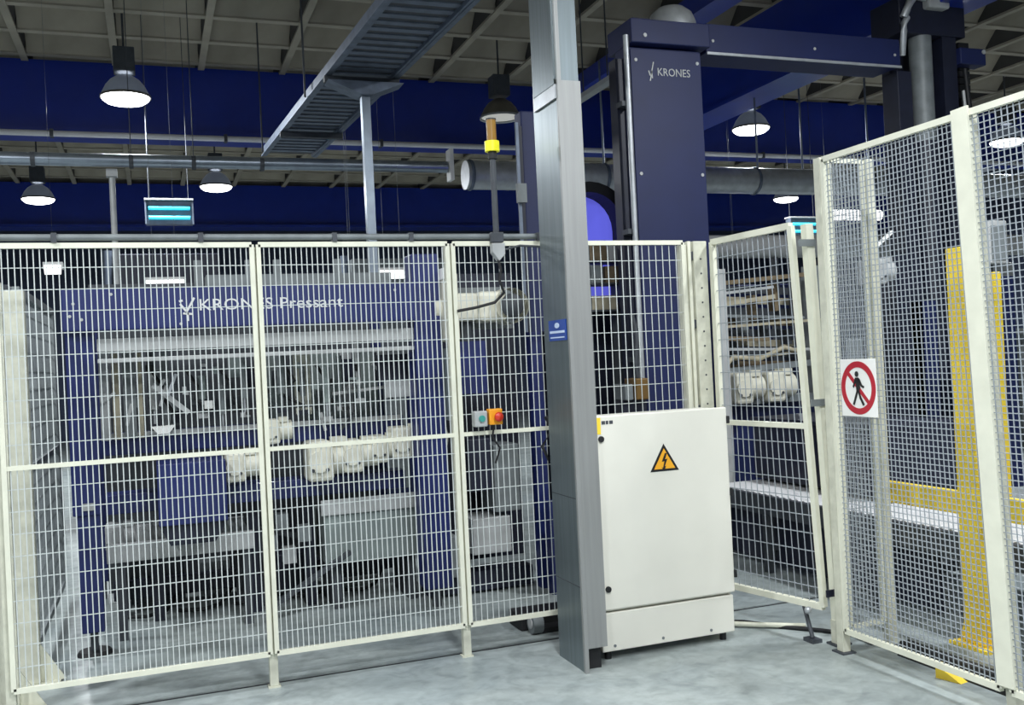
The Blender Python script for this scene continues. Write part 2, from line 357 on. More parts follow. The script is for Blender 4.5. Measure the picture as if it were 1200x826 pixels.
for x in (-.4,.25,.9,1.3,1.8,2.02): MB().box(x-.012,x+.012,YF-.02,YF+.02,2.213,2.258).build('conduit_clip', GREYD, t)
# ---- gate (swung a little and leaning)
GB = [Vector((3.112,4.965,.19)), Vector((3.262,4.29,.19)), Vector((3.118,4.965,2.2)), Vector((3.172,4.29,2.2))]
g = fence_panel('cream mesh gate leaf leaning between the white cabinet and the tall mesh fence', *GB, 15, 21, fw=.03, wr_=.0019, hr=.0022, mids=(.475,), wm=WIREG, name='gate', cat='gate')
t = thing('gate_post', 'wide cream hinge post left of the gate with riveted strip', 'post', (3.045, 5.0, 0))
MB().box(3.0,3.09,4.985,5.03,.01,2.21).build('post_tube', CREAMD, t, .004); MB().box(2.965,2.985,4.99,5.02,.18,2.21).build('side_strip', CREAM, t)
for z in (.3,.7,1.2,1.7,2.1): MB().box(2.985,3.0,4.99,5.02,z,z+.05).build('hinge', GREYD, t)
for k in range(24): MB().cyl((3.045,4.983,.15+k*.085),(3.045,4.985,.15+k*.085),.006,6).build('rivet', GREYD, t)
MB().box(2.98,3.11,4.97,5.04,0,.01).build('base_plate', CREAMD, t)
t = thing('gate_post', 'leaning cream latch post right of the gate, clipped at three heights', 'post', (3.30, 4.24, 0))
MB().bar((3.304,4.235,.13),(3.232,4.235,2.2),.045,.045,(0,1,0)).build('post_tube', CREAM, t)
MB().bar((3.305,4.235,.01),(3.304,4.235,.13),.055,.05,(0,1,0)).build('post_foot', CREAMD, t)
for z, m in ((.28,NAVY),(1.27,GREY),(2.1,GREY)):
    x = 3.304-.035*z; MB().box(x-.075,x+.028,4.203,4.212,z-.018,z+.018).build('clip', m, t)
MB().box(3.26,3.36,4.20,4.28,0,.01).build('base_plate', GREYD, t)
# ---- tall right fence
XR = 3.23
A = fence_panel('tall fine mesh fence panel carrying the round prohibition sign', (XR,4.075,.12),(XR,3.115,.12),(XR,4.075,2.505),(XR,3.208,2.505), 34, 88, fw=.024, wr_=.0018, hr=.0018, wm=WIREG)
A2 = fence_panel('tall fine mesh fence panel running out at the right edge', (XR,3.055,.12),(XR,2.15,.12),(XR,3.148,2.505),(XR,2.15,2.505), 34, 88, fw=.024, wr_=.0018, hr=.0018, wm=WIREG)
A3 = fence_panel('narrow mesh return panel behind the round prohibition sign', (XR+.05,4.1,.13),(3.485,4.1,.13),(XR+.05,4.1,2.505),(3.485,4.1,2.505), 9, 60, fw=.02, wr_=.0016, hr=.0016, mids=(.46,), wm=WIREG)
for (yb, yt, xx, h, l) in ((4.118,4.118,XR+.012,2.52,'tall cream corner post of the right fence beside the gate'),
                  (3.085,3.178,XR+.04,2.53,'tall cream post in front of the yellow guard'),
                  (4.1,4.1,3.525,2.515,'cream inner post right of the round prohibition sign')):
    t = thing('fence_post', l, 'post', (xx, yb, 0))
    MB().bar((xx,yb,.008),(xx,yt,h),.05,.046,(1,0,0)).build('post_tube', CREAMD, t, .003)
    if yb < 3.5: MB().bar((xx-.060,yb-.014,.14),(xx-.060,yt-.014,h),.088,.010,(1,0,0)).build('cover_strip', CREAM, t)
    MB().box(xx-.04,xx+.04,yb-.045,yb+.045,0,.008).build('base_plate', GREYD, t)
# ---- prohibition sign
t = thing('no_entry_sign', 'square white sign with red ring and crossed out walking figure on the mesh fence', 'sign', (XR-.02, 3.87, 1.21))
sx = XR-.022; O = (sx, 3.87, 1.352); U = (0,-1,0); V = (0,0,1)
box('sign_plate', WHITE, t, sx, sx+.004, 3.743, 3.997, 1.212, 1.492, .003)
def ring(r0, r1, n=48): 
    mb = MB(); vs = []
    for xo in (0, -.002):
        for r in (r0, r1): vs += [(sx+xo, 3.87-r*math.cos(2*math.pi*i/n), 1.352+r*math.sin(2*math.pi*i/n)*1.06) for i in range(n)]
    fs = []
    for i in range(n):
        j = (i+1)%n; fs += [(2*n+i,2*n+j,3*n+j,3*n+i),(i,2*n+i,2*n+j,j),(n+i,n+j,3*n+j,3*n+i)]
    return mb.add(vs, fs)
ring(.094,.122).build('red_ring', REDS, t)
MB().prism([(-.078,.066),(-.063,.079),(.078,-.066),(.063,-.079)], O, U, V, (-.0015,0,0)).build('red_slash', REDS, t)
fig = MB(); O2 = (sx-.0016, 3.87, 1.352)
fig.prism([(.0+.013*math.cos(a*.5236)-.006, .067+.014*math.sin(a*.5236)) for a in range(12)], O2, U, V, (-.0015,0,0))
for poly in ([(-.018,.05),(.006,.05),(.016,.0),(.008,-.018),(-.012,-.018),(-.014,.01)],
             [(-.012,.048),(-.02,.046),(-.038,.006),(-.03,.0),(-.016,.026)], [(.004,.05),(.014,.044),(.03,.014),(.044,.008),(.04,-.002),(.022,.006),(.004,.03)],
             [(-.012,-.014),(.0,-.018),(-.014,-.05),(-.03,-.084),(-.042,-.08),(-.026,-.046)], [(-.002,-.016),(.01,-.016),(.02,-.045),(.042,-.08),(.03,-.086),(.008,-.05)]):
    fig.prism(poly, O2, U, V, (-.0015,0,0))
fig.build('walking_figure', BLK, t)
# ================================================================== STEEL COLUMN
t = thing('steel_column', 'square steel clad column from floor to ceiling left of the white cabinet', 'column', (2.01, 4.6, 0))
MB().box(1.935,2.07,4.46,4.74,2.93,5.7).build('upper_cladding', STEEL, t)
MB().box(1.95,1.962,4.452,4.78,0,2.96).build('side_cladding', STEEL, t)
MB().box(1.962,2.078,4.455,4.78,.115,2.95).build('front_cladding', STEELL, t)
MB().box(1.945,1.966,4.438,4.458,0,5.6).build('corner_flange', STEELL, t)
MB().box(1.938,1.95,4.46,4.75,2.86,2.955).build('lap_collar', GALV, t)
MB().box(1.99,2.06,4.5,4.74,0,.115).build('dark_core', BLACK, t)
for z in (.42, .86): MB().box(1.9485,1.95,4.46,4.77,z,z+.004).build('cladding_seam', GREYD, t)
t = thing('blue_notice', 'small blue notice plate with white print on the side of the steel column', 'sign', (1.947, 4.6, 1.70))
box('notice_plate', SIGNB, t, 1.944, 1.9495, 4.48, 4.70, 1.655, 1.76)
MB().prism([(.03*math.cos(i*.3927), .014*math.sin(i*.3927)) for i in range(16)], (1.944,4.59,1.732), (0,-1,0), (0,0,1), (-.001,0,0)).build('white_emblem', SIGNW, t)
MB().box(1.943,1.944,4.495,4.685,1.693,1.705).build('print_line', SIGNW, t)
MB().box(1.943,1.944,4.50,4.68,1.668,1.674).build('print_line', SIGNW, t)
# ================================================================== WHITE CABINET
t = thing('electrical_cabinet', 'white electrical cabinet with yellow warning triangle beside the steel column', 'cabinet', (2.5, 4.68, 0))
box('cabinet_body', CAB, t, 2.1, 2.885, 4.575, 4.80, .25, 1.25, .006)
d = box('door', CAB, t, 2.098, 2.895, 4.553, 4.573, .262, 1.258, .006)
box('plinth', CAB, t, 2.1, 2.887, 4.562, 4.80, .048, .246, .005)
for z in (1.14, .37):
    MB().cyl((2.142,4.545,z),(2.142,4.553,z),.016,14).build('door_lock', BLACK, d)
for z in (1.19, .80, .36): MB().box(2.892,2.908,4.545,4.585,z-.02,z+.02).build('hinge', BLACK, d, .003)
for x in (2.17, 2.45, 2.74): MB().cyl((x,4.559,.075),(x,4.562,.075),.008,8).build('plinth_bolt', GREY, t)
for x in (2.15, 2.84):
    for y in (4.61, 4.76): MB().cyl((x,y,0),(x,y,.05),.018,10).build('foot', BLACK, t)
tri = MB(); r = .098; pts = [(r*math.cos(a), r*math.sin(a)*.98) for a in (math.pi/2, math.pi*7/6, math.pi*11/6)]
tri.prism(pts, (2.502,4.553,.994), (1,0,0), (0,0,1), (0,-.0015,0)); ws = tri.build('warning_triangle', BLK, d)
MB().prism([(x*.74, y*.74) for x, y in pts], (2.502,4.5515,.994), (1,0,0), (0,0,1), (0,-.001,0)).build('yellow_field', SYEL, d)
MB().prism([(.006,.05),(-.016,.004),(.0,.006),(-.01,-.028),(-.018,-.024),(-.004,-.046),(.008,-.018),(.0,-.022),(.018,.018),(.004,.016),(.016,.046)], (2.502,4.5505,.992), (1,0,0), (0,0,1), (0,-.001,0)).build('lightning_bolt', BLK, d)
MB().box(2.114,2.144,4.5515,4.553,1.165,1.25).build('yellow_tag', YEL, d)
for x, w_ in ((2.138,.02),(2.162,.014),(2.182,.02)): MB().box(x+.012,x+w_+.012,4.5518,4.553,1.214,1.232).build('small_print', GREYD, d)
# ================================================================== FENCE FITTINGS
YB = YF-.036
t = thing('signal_beacon', 'slim signal beacon with yellow light on the fence top left of the column', 'beacon', (1.765, YB, 2.2))
MB().cyl((1.765,YB,2.255),(1.765,YB,2.66),.016,12).build('beacon_pole', GREYD, t)
MB().cyl((1.765,YB,2.65),(1.765,YB,2.69),.024,14).build('beacon_socket', BLACK, t)
MB().cyl((1.765,YB,2.69),(1.765,YB,2.745),.040,18).build('yellow_light', YELB, t)
MB().cyl((1.765,YB,2.745),(1.765,YB,2.86),.026,16).build('amber_lens', AMBER, t)
MB().cyl((1.765,YB,2.86),(1.765,YB,2.868),.028,16).build('lens_cap', GREYD, t)
MB().box(1.73,1.80,YB-.02,YB+.015,2.20,2.255).build('mount_block', GREYD, t, .004)
t = thing('sensor_box', 'small white sensor box with hanging cable below the beacon', 'sensor', (1.76, YF-.03, 2.12))
MB().prism([(-.035,.06),(.035,.06),(.035,.0),(.0,-.035),(-.035,.01)], (1.765,YF-.07,2.135), (1,0,0), (0,0,1), (0,.05,0)).build('sensor_case', GREYL, t, .003)
MB().tube([(1.765,YF-.05,2.11),(1.775,YF-.055,2.05),(1.765,YF-.05,2.0),(1.79,YF-.045,1.93),(1.74,YF-.03,1.88),(1.63,YF-.03,1.855),(1.53,YF-.025,1.84)], .008, 8).build('cable', BLACK, t)
MB().tube([(1.80,YF-.03,2.16),(1.9,YF-.03,2.185),(2.0,YF-.03,2.18),(2.1,YF-.03,2.165)], .006, 6).build('cable', GREYD, t)
t = thing('start_button_box', 'small light grey button box with green button on the fence rail', 'switch', (1.625, YF-.05, 1.235))
box('button_case', GREYL, t, 1.585, 1.655, YF-.07, YF-.015, 1.222, 1.305, .006)
MB().cyl((1.622,YF-.082,1.266),(1.622,YF-.07,1.266),.017,14).build('green_button', GREENB, t)
t = thing('emergency_stop_box', 'small yellow emergency stop box with red button on the fence rail', 'switch', (1.71, YF-.05, 1.235))
box('button_case', ORANGE, t, 1.665, 1.74, YF-.07, YF-.015, 1.228, 1.312, .006)
MB().lathe([(.0,-.10),(.02,-.098),(.026,-.09),(.022,-.08),(.01,-.078),(.01,-.07)], (1.712,YF,1.27), 16, 'y').build('red_button', RED, t)
MB().tube([(1.70,YF-.04,1.228),(1.69,YF-.03,1.16),(1.73,YF-.03,1.10),(1.70,YF-.03,1.02)], .006, 6).build('cable', BLACK, t)
t = thing('cable_loop', 'black coiled cable hanging on the fence rail beside the steel column', 'cable', (2.02, YF-.03, 1.1))
MB().tube([(2.00,YF-.03,1.25),(2.04,YF-.04,1.18),(2.06,YF-.04,1.08),(2.0,YF-.04,1.02),(1.97,YF-.04,1.09),(2.02,YF-.035,1.16),(2.08,YF-.03,1.1),(2.07,YF-.03,.98)], .011, 8).build('cable_run', BLACK, t)
# perpendicular fence at far left
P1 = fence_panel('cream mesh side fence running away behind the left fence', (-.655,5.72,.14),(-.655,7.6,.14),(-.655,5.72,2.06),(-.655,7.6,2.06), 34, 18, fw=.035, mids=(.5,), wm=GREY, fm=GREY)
for y, x, l in ((5.66,-.655,'wide cream guard post with base plate behind the left fence'), (5.2,-.70,'narrow cream guard post at the very left edge behind the left fence')):
    t = thing('guard_post', l, 'post', (x, y, 0)); MB().box(x-.048,x+.048,y-.035,y+.035,.012,2.05).build('post_tube', CREAMD, t, .004)
    MB().box(x-.09,x+.14,y-.09,y+.09,0,.012).build('base_plate', CREAMD, t)
    MB().prism([(0,0),(.12,0),(0,.2)], (x+.046,y-.005,.012), (1,0,0), (0,0,1), (0,.01,0)).build('gusset', CREAM, t)
# ================================================================== CENTRAL PACKING MACHINE
t = PM = thing('packing_machine', 'big blue packing machine with white lettering behind the left fence', 'machine', (.65, 6.6, 0))
lg = box('leg', BLUE, t, -.455, -.305, 6.05, 6.20, .80, 1.86, .006); box('lower_leg', BLUE, lg, -.435, -.315, 6.07, 6.18, .13, .80, .005)
MB().cyl((-.375,6.125,.02),(-.375,6.125,.14),.022,12).build('foot_spindle', GREYD, lg)
MB().cyl((-.375,6.125,0),(-.375,6.125,.022),.10,24,.085).build('foot_disc', BLACK, lg)
MB().box(-.40,-.34,6.035,6.05,.83,.87).build('leg_bracket', GREYL, lg)
lg = box('leg', BLUE, t, 1.575, 1.755, 6.04, 6.22, .13, 2.27, .006)
MB().cyl((1.665,6.13,0),(1.665,6.13,.13),.03,12).build('foot_spindle', GREYD, lg)
for x in (-.4, 1.62):
    lg = box('leg', BLUE, t, x-.07, x+.07, 7.55, 7.69, .13, 2.1); MB().cyl((x,7.62,0),(x,7.62,.13),.03,12).build('foot_spindle', GREYD, lg)
hb = box('header_beam', BLUE, t, -.46, 1.575, 6.0, 6.25, 1.845, 2.085, .006)
for x, z in ((-.40,2.0),(-.42,1.93),(-.36,1.91),(.17,1.87),(1.45,2.04),(-.2,2.05)): MB().cyl((x,5.997,z),(x,6.0,z),.009,8).build('bolt', GREYL, hb)
lettering('lettering', 'KRONES Pressant', PALE, t, (.27,5.998,1.945), (1,0,0), (0,0,1), .096, .85, .004)
lm = MB()
for a, b in (((.165,1.93),(.215,2.02)), ((.135,1.985),(.172,1.935)), ((.13,2.0),(.15,2.005)), ((.15,1.93),(.20,1.925)), ((.175,1.935),(.175,1.885))): lm.bar((a[0]+.035,5.998,a[1]),(b[0]+.035,5.998,b[1]),.012,.004,(0,1,0))
lm.build('logo_mark', PALE, t)
for z0, z1, m in ((1.725,1.80,GREYL),(1.66,1.685,GREYL)): box('crossbar', m, t, -.29, 1.575, 6.06, 6.12, z0, z1, .004)
for x0, x1, y, m in ((-.30,-.245,6.33,GREYL),(-.23,-.19,6.36,TAN),(-.17,-.10,6.40,GREY),(-.085,-.06,6.38,TAN),(-.03,.02,6.45,GREYD),(.05,.10,6.5,GREY)): box('side_cover', m, t, x0, x1, y, y+.03, 1.2, 1.72)
MB().bar((.0,6.3,1.52),(.2,6.3,1.34),.035,.03).build('link_rod', GREYL, t)
box('middle_beam', BLUE, t, -.30, 1.575, 6.45, 6.65, 1.10, 1.23, .006); box('ledge_strip', GREYL, t, -.28, 1.55, 6.42, 6.45, 1.205, 1.235)
box('lower_beam', BLUE, t, -.30, 1.575, 6.45, 6.65, .74, .86, .006)
for x0, x1, m in ((.66,.82,STAIN),(1.0,1.22,STAIN),(1.24,1.32,GREYL),(1.34,1.5,STAIN)): box('back_panel', m, t, x0, x1, 6.85, 6.88, 1.22, 1.70)
box('back_wall', GREYD, t, -.35, 1.6, 7.5, 7.54, .05, 2.0)
for x0, x1, y0, y1, z0, z1, m in ((-.3,1.6,6.98,7.06,.10,.22,NAVY),(-.3,1.6,7.2,7.3,.05,.16,GREYD),(-.2,.15,7.05,7.2,.05,.34,GREYD),(.25,.45,7.05,7.2,.05,.28,GREY),(.7,.95,6.9,7.1,.05,.3,NAVY),(1.1,1.5,7.08,7.2,.05,.26,GREYD),(-.05,.02,6.7,6.8,0,.4,NAVY),(.58,.66,6.75,6.85,.0,.5,GREYD)):
    box('base_frame', m, t, x0, x1, y0, y1, z0, z1, .005)
for k in range(5): MB().tube([(-.25+.35*k,6.85,.02),(-.1+.35*k,6.75,.03),(.02+.35*k,6.9,.02),(.1+.35*k,7.0,.1)], .014, 6).build('floor_hose', BLACK, t)
box('white_panel', CREAM, t, .88, .985, 6.55, 6.6, 1.27, 1.69, .004); MB().box(.88,.985,6.545,6.55,1.32,1.33).build('panel_seam', GREYD, t); MB().cyl((.915,6.545,1.44),(.915,6.55,1.44),.022,12).build('panel_knob', GREYD, t)
bb = box('blue_hopper', BLUE, t, .0, .385, 6.02, 6.4, .70, 1.06, .006); MB().prism([(0,0),(.385,0),(.31,-.12),(.06,-.12)], (0,6.05,.70), (1,0,0), (0,0,1), (0,.3,0)).build('hopper_cone', NAVY, bb)
# grippers, cylinders and small fittings in the window of the frame
rnd = random.Random(3)
for k in range(11):
    x = .02+k*.125+rnd.uniform(-.03,.03); y = 6.35+rnd.uniform(-.05,.2); z = 1.3+rnd.uniform(0,.18); h = rnd.uniform(.12,.3)
    c = MB().cyl((x,y,z),(x,y,z+h),rnd.uniform(.016,.03),10).build('pneumatic_cylinder', rnd.choice((GREYL,GREY,STAIN)), t)
    MB().cyl((x,y,z-.09),(x,y,z),.009,8).build('piston_rod', GALV, c)
    MB().box(x-.03,x+.03,y-.02,y+.02,z-.12,z-.09).build('gripper_pad', rnd.choice((GREYD,GREYL,NAVY)), c)
for k in range(10):
    x = -.2+k*.16+rnd.uniform(-.05,.05); y = 6.75+rnd.uniform(-.05,.1); z = 1.25+rnd.uniform(0,.3)
    box('valve_block', rnd.choice((NAVY,GREYD,GREY,STAIN)), t, x, x+rnd.uniform(.05,.12), y, y+.06, z, z+rnd.uniform(.06,.16))
for k in range(26):
    x = -.25+rnd.uniform(0, 1.75); y = rnd.uniform(6.25, 6.42); z = rnd.uniform(1.26, 1.62); a = rnd.uniform(.02, .06); b = rnd.uniform(.015, .05)
    if k % 3: box('fitting', rnd.choice((GREYL,GREYD,STAIN,NAVY,BLACK)), t, x, x+a, y, y+.04, z, z+b)
    else: MB().bar((x,y,z),(x+rnd.uniform(-.12,.12),y,z-rnd.uniform(.04,.14)),.018,.018).build('link_rod', rnd.choice((GALV,GREYL,GREYD)), t)
for k in range(6):
    x = .0+k*.2; MB().tube([(x,6.42,1.6),(x+.06,6.40,1.5),(x+rnd.uniform(-.05,.1),6.38,1.42),(x+.12,6.42,1.33)], .011, 6).build('air_hose', BLACK, t)
box('white_label', WHITE, t, .295, .345, 6.33, 6.335, 1.355, 1.405); MB().prism([(0,.03),(.14,.035),(.10,-.015),(.04,-.015)], (-.02,6.3,1.235), (1,0,0), (0,0,1), (0,.06,0)).build('white_scoop', WHITE, t)
MB().bar((1.10,6.42,1.40),(1.50,6.42,1.43),.02,.02).build('guide_rod', GREYL, t)
bx = box('valve_cabinet', NAVY, t, 1.40, 1.60, 6.3, 6.5, 1.47, 1.66); box('cabinet_rim', GREYL, bx, 1.38, 1.62, 6.28, 6.30, 1.64, 1.68)
box('tilted_cover', GREYL, t, 1.42, 1.62, 6.25, 6.27, 1.36, 1.47)
# gear motors
def gear_motor(par, x, y, z, s, m=MOTOR):
    g = MB().box(x-.12*s,x+.02*s,y-.10*s,y+.12*s,z-.11*s,z+.11*s).build('gear_motor', m, par, .022*s)
    MB().cyl((x+.02*s,y,z+.005),(x+.13*s,y,z+.005),.088*s,16).build('motor_drum', m, g)
    MB().cyl((x-.06*s,y-.115*s,z),(x-.06*s,y-.10*s,z),.06*s,16).build('end_cover', m, g)
    for i in (-1, 1): MB().cyl((x-.06*s+.04*s*i,y-.12*s,z-.045*s),(x-.06*s+.04*s*i,y-.115*s,z-.045*s),.011*s,8).build('cover_screw', GREYD, g)
    MB().box(x+.02*s,x+.10*s,y-.07*s,y+.03*s,z+.08*s,z+.125*s).build('terminal_box', m, g); return g
for x, z, s in ((1.03,.985,1.15),(1.23,1.0,.95),(1.40,1.03,.8),(1.555,1.06,.95),(1.70,1.075,.9),(.50,.99,.85),(.72,1.19,.7)): gear_motor(t, x, 6.30, z, s)
for k in range(3): gear_motor(t, -.22+.17*k, 6.5, .60-.01*k, .75, GREYL)
# big motor on the right leg
gm = box('drive_gearbox', MOTOR, t, 1.80, 1.99, 5.98, 6.2, 1.83, 2.01, .02)
MB().cyl((1.79,6.09,1.92),(1.72,6.09,1.92),.07,18).build('drive_flange', MOTOR, gm)
g2 = box('drive_motor', MOTOR, t, 2.0, 2.2, 6.0, 6.2, 1.82, 2.02, .03)
MB().lathe([(.115,-.02),(.12,.12),(.12,.16)], (2.22,5.98,1.92), 22, 'y').build('fan_ring', MOTOR, g2)
MB().lathe([(.0,-.012),(.075,-.012),(.08,0)], (2.22,5.97,1.92), 20, 'y').build('fan_grille', GREYD, g2)
box('motor_bracket', GREY, t, 1.76, 2.3, 6.2, 6.24, 1.78, 2.06)
box('post_motor', MOTOR, t, 1.76, 1.86, 5.97, 6.1, 1.70, 2.15, .02); box('white_cap', WHITE, t, 1.755, 1.80, 5.95, 6.05, 2.10, 2.17)
MB().cyl((1.93,6.09,1.70),(1.93,6.09,1.83),.045,12).build('coupling', GREYD, t); box('valve_block', BLUE, t, 1.80, 2.05, 6.05, 6.2, 1.36, 1.7)
box('grey_plate', STAIN, t, 1.76, 1.80, 5.98, 6.2, 1.2, 1.66)
box('top_duct', GREY, t, .35, 1.55, 6.5, 6.7, 2.13, 2.2); box('top_duct', GREYD, t, -.35, .3, 6.6, 6.8, 2.1, 2.16)
for x in (.28, .6, .78, 1.18): box('top_upright', GREY, t, x, x+.045, 6.55, 6.6, 1.98, 2.3)
# lower conveyor, bin and braces
for y in (6.30, 6.95): box('conveyor_side', GREYL, t, -.30, .55, y, y+.05, .47, .58, .004)
for k in range(13): MB().cyl((-.26+.065*k,6.35,.55),(-.26+.065*k,6.95,.55),.022,10).build('conveyor_roller', GREY, t)
for x in (-.25,.48): box('conveyor_leg', GREYD, t, x, x+.05, 6.32, 6.37, 0, .47); box('conveyor_leg', GREYD, t, x, x+.05, 6.95, 7.0, 0, .47)
bn = box('steel_bin', STAIN, t, 1.0, 1.62, 6.35, 6.9, .30, .62, .01); box('bin_rim', GREYL, bn, .98, 1.64, 6.33, 6.35, .62, .72, .004)
for x in (1.05,1.55): box('bin_leg', GREYD, t, x, x+.05, 6.4, 6.85, 0, .30)
MB().bar((.6,6.2,.10),(1.15,6.3,.38),.03,.03).build('brace', GREYD, t); MB().bar((.62,6.9,.5),(.98,6.7,.42),.03).build('brace', GREYD, t)
for x, z in ((.62,.42),(.74,.33),(.70,.55),(.84,.46)): box('valve_block', rnd.choice((GREY,GREYL)), t, x, x+.08, 6.4, 6.5, z, z+.1)
for x in (.55,.90): box('inner_leg', NAVY, t, x, x+.07, 6.6, 6.7, 0, .74)
for x0, x1, z0, z1, m in ((1.68,1.85,.15,.42,GREY),(1.95,2.22,.28,.52,GREYL),(1.95,2.1,.7,1.05,NAVY),(2.12,2.3,.55,1.0,GREY)): box('lower_box', m, t, x0, x1, 6.2, 6.5, z0, z1, .006)
box('lower_frame', NAVY, t, 1.66, 2.4, 6.3, 6.5, .02, .15)
box('upright_cover', NAVY, t, 1.9, 2.5, 6.7, 6.74, .15, 2.2)
# ================================================================== BLUE HOUSING BEHIND COLUMN
t = thing('blue_housing', 'dark blue tall housing directly behind the steel column', 'machine', (2.75, 6.8, 0))
box('housing_body', BLUED, t, 2.66, 3.05, 6.78, 6.92, 0, 3.42, .01); box('edge_profile', GALVD, t, 2.60, 2.622, 6.74, 6.76, 0, 3.32); box('edge_plate', NAVY, t, 2.622, 2.66, 6.77, 6.8, 0, 3.3)
MB().box(2.58,2.65,6.70,6.74,2.72,2.86).build('hinge_block', GREY, t)
for x, m in ((2.43,BLUE),(2.53,NAVY)): box('lower_upright', m, t, x, x+.075, 6.2, 6.3, 0, 1.75)
box('lower_cover', BLUE, t, 2.42, 2.62, 6.0, 6.06, .0, .62)
# ================================================================== LIFT TOWER
t = thing('lift_tower', 'tall blue lift tower with white lettering rising above the white cabinet', 'machine', (3.95, 7.0, 0))
box('tower_body', BLUED, t, 3.60, 4.275, 6.86, 7.04, 0, 3.99, .01); box('front_cover', BLUED, t, 3.635, 4.27, 6.84, 6.86, .05, 3.97, .004)
box('side_channel', NAVY, t, 3.53, 3.60, 6.9, 7.02, 0, 3.9); box('top_cap', BLUED, t, 3.62, 4.33, 6.78, 7.2, 4.0, 4.19, .008)
for x in (3.68,4.235):
    for z in (3.88, 2.98, .9): MB().cyl((x,6.834,z),(x,6.84,z),.014,10).build('cover_screw', GREYL, t)
MB().cyl((3.74,6.774,4.06),(3.74,6.78,4.06),.016,10).build('cover_screw', GREYL, t)
MB().cyl((3.575,6.79,1.35),(3.575,6.79,4.05),.022,12).build('silver_mast', GALV, t)
for z in (1.5,2.5,3.5): box('mast_clip', GREYD, t, 3.52, 3.6, 6.8, 6.9, z, z+.04)
lettering('lettering', 'KRONES', GREYL, t, (3.865,6.838,3.765), (1,0,0), (0,0,1), .088, .30, .003)
lm = MB()
for a, b in (((3.80,3.72),(3.835,3.87)), ((3.79,3.80),(3.80,3.76)), ((3.815,3.80),(3.82,3.74))): lm.bar((a[0],6.837,a[1]),(b[0],6.837,b[1]),.009,.003,(0,1,0))
lm.build('logo_mark', GREYL, t)
MB().lathe([(.205,0),(.20,.06),(.17,.13),(.11,.18),(.03,.20),(0,.2)], (4.11,7.0,4.19), 24).build('motor_dome', GALV, t)
MB().box(3.70,3.86,6.9,7.15,4.19,4.24).build('cap_bracket', NAVY, t)
t = thing('bridge_arm', 'blue horizontal bridge arm from the tower across to the right mast', 'machine', (5.3, 7.0, 3.97))
box('arm_body', BLUED, t, 4.335, 6.31, 6.85, 7.2, 3.98, 4.22, .006); box('arm_highlight', GALV, t, 4.335, 6.31, 6.835, 6.85, 3.965, 3.985)  # pale strip paints the highlight along the arm's bottom edge
for x in (4.4,5.4,6.25): MB().cyl((x,6.845,4.08),(x,6.85,4.08),.013,8).build('bolt', GREYL, t)
t = thing('strip_profile', 'short pale metal profile under the blue beam left of the tower', 'profile', (4.57, 9.3, 4.38))
MB().bar((4.55,9.9,4.39),(4.58,8.85,4.41),.10,.05).build('profile_body', GREYL, t)
for y in (9.1,9.7): MB().cyl((4.56,y,4.42),(4.56,y,5.6),.008,6).build('hanger_rod', GREYD, t)
# mid floor clutter left of tower: lit arch
t = thing('lit_arch', 'black arch with violet lit panel between the column and the blue tower', 'machine', (3.54, 7.65, 0))
arc = []; n = 14; XC, R0, ZC = 3.54, .39, 2.65
def arch(r, zb, xw): return [(XC+xw, zb)] + [(XC+r*math.cos(math.pi*i/n), ZC+r*math.sin(math.pi*i/n)) for i in range(n+1)] + [(XC-xw, zb)]
out, inn = arch(R0, 0, R0), arch(.30, 0, .30); k = len(out); vs = []
for y in (7.5, 7.8):
    vs += [(x,y,z) for x,z in out] + [(x,y,z) for x,z in inn]
fs = []
for i in range(k-1): fs += [(i,i+1,k+i+1,k+i),(2*k+i,2*k+i+1,3*k+i+1,3*k+i),(i,i+1,2*k+i+1,2*k+i),(k+i,k+i+1,3*k+i+1,3*k+i)]
MB().add(vs, fs).build('arch_frame', BLACK, t)
MB().prism([(x,z) for x,z in inn if z > 2.0] + [(XC-.30,2.05)] + [(XC+.30,2.05)], (0,7.72,0), (1,0,0), (0,0,1), (0,.03,0)).build('violet_panel', VIOLET, t)
box('lower_panel', NAVY, t, XC-.3, XC+.3, 7.72, 7.75, 0, 2.0)
t = thing('goods_shelf', 'cluttered brown and grey goods on a shelf behind the fence above the cabinet', 'shelf', (3.5, 7.3, 0))
for x in (3.34,3.64): box('upright', GREY, t, x, x+.025, 7.2, 7.4, 0, 2.5)
for z in (1.92, 2.14, 2.32): box('shelf_board', GREYD, t, 3.34, 3.665, 7.18, 7.42, z, z+.015)
for x0,x1,z0,z1,m,ll,lv,sd in ((3.37,3.52,2.337,2.50,BROWN,'brown','top','left'),(3.54,3.63,2.337,2.46,GREYL,'grey','top','right'),(3.37,3.48,2.157,2.30,GREY,'grey','middle','left'),
                      (3.50,3.63,2.157,2.29,BROWN,'brown','middle','right'),(3.37,3.60,1.937,2.05,TAN,'beige','lowest','left')):
    o = B(x0,x1,7.2,7.36,z0,z1).build('parcel', m); tag(o, '%s parcel on the %s shelf behind the fence above the cabinet, %s side' % (ll, lv, sd), 'parcel')
gt = thing('pedestal_motor', 'grey and ochre drive unit low behind the fence just above the cabinet', 'machine', (3.35, 6.9, 0))
box('pedestal', NAVY, gt, 3.3, 3.5, 6.6, 6.75, 0, 1.22); box('drive_case', GREY, gt, 3.3, 3.37, 6.55, 6.75, 1.22, 1.34, .01); box('ochre_cover', OCHRE, gt, 3.38, 3.49, 6.52, 6.72, 1.22, 1.38, .01)
MB().tube([(3.43,6.6,1.38),(3.42,6.58,1.5),(3.45,6.6,1.7),(3.41,6.6,1.86)], .02, 8).build('hose', GREYD, gt)
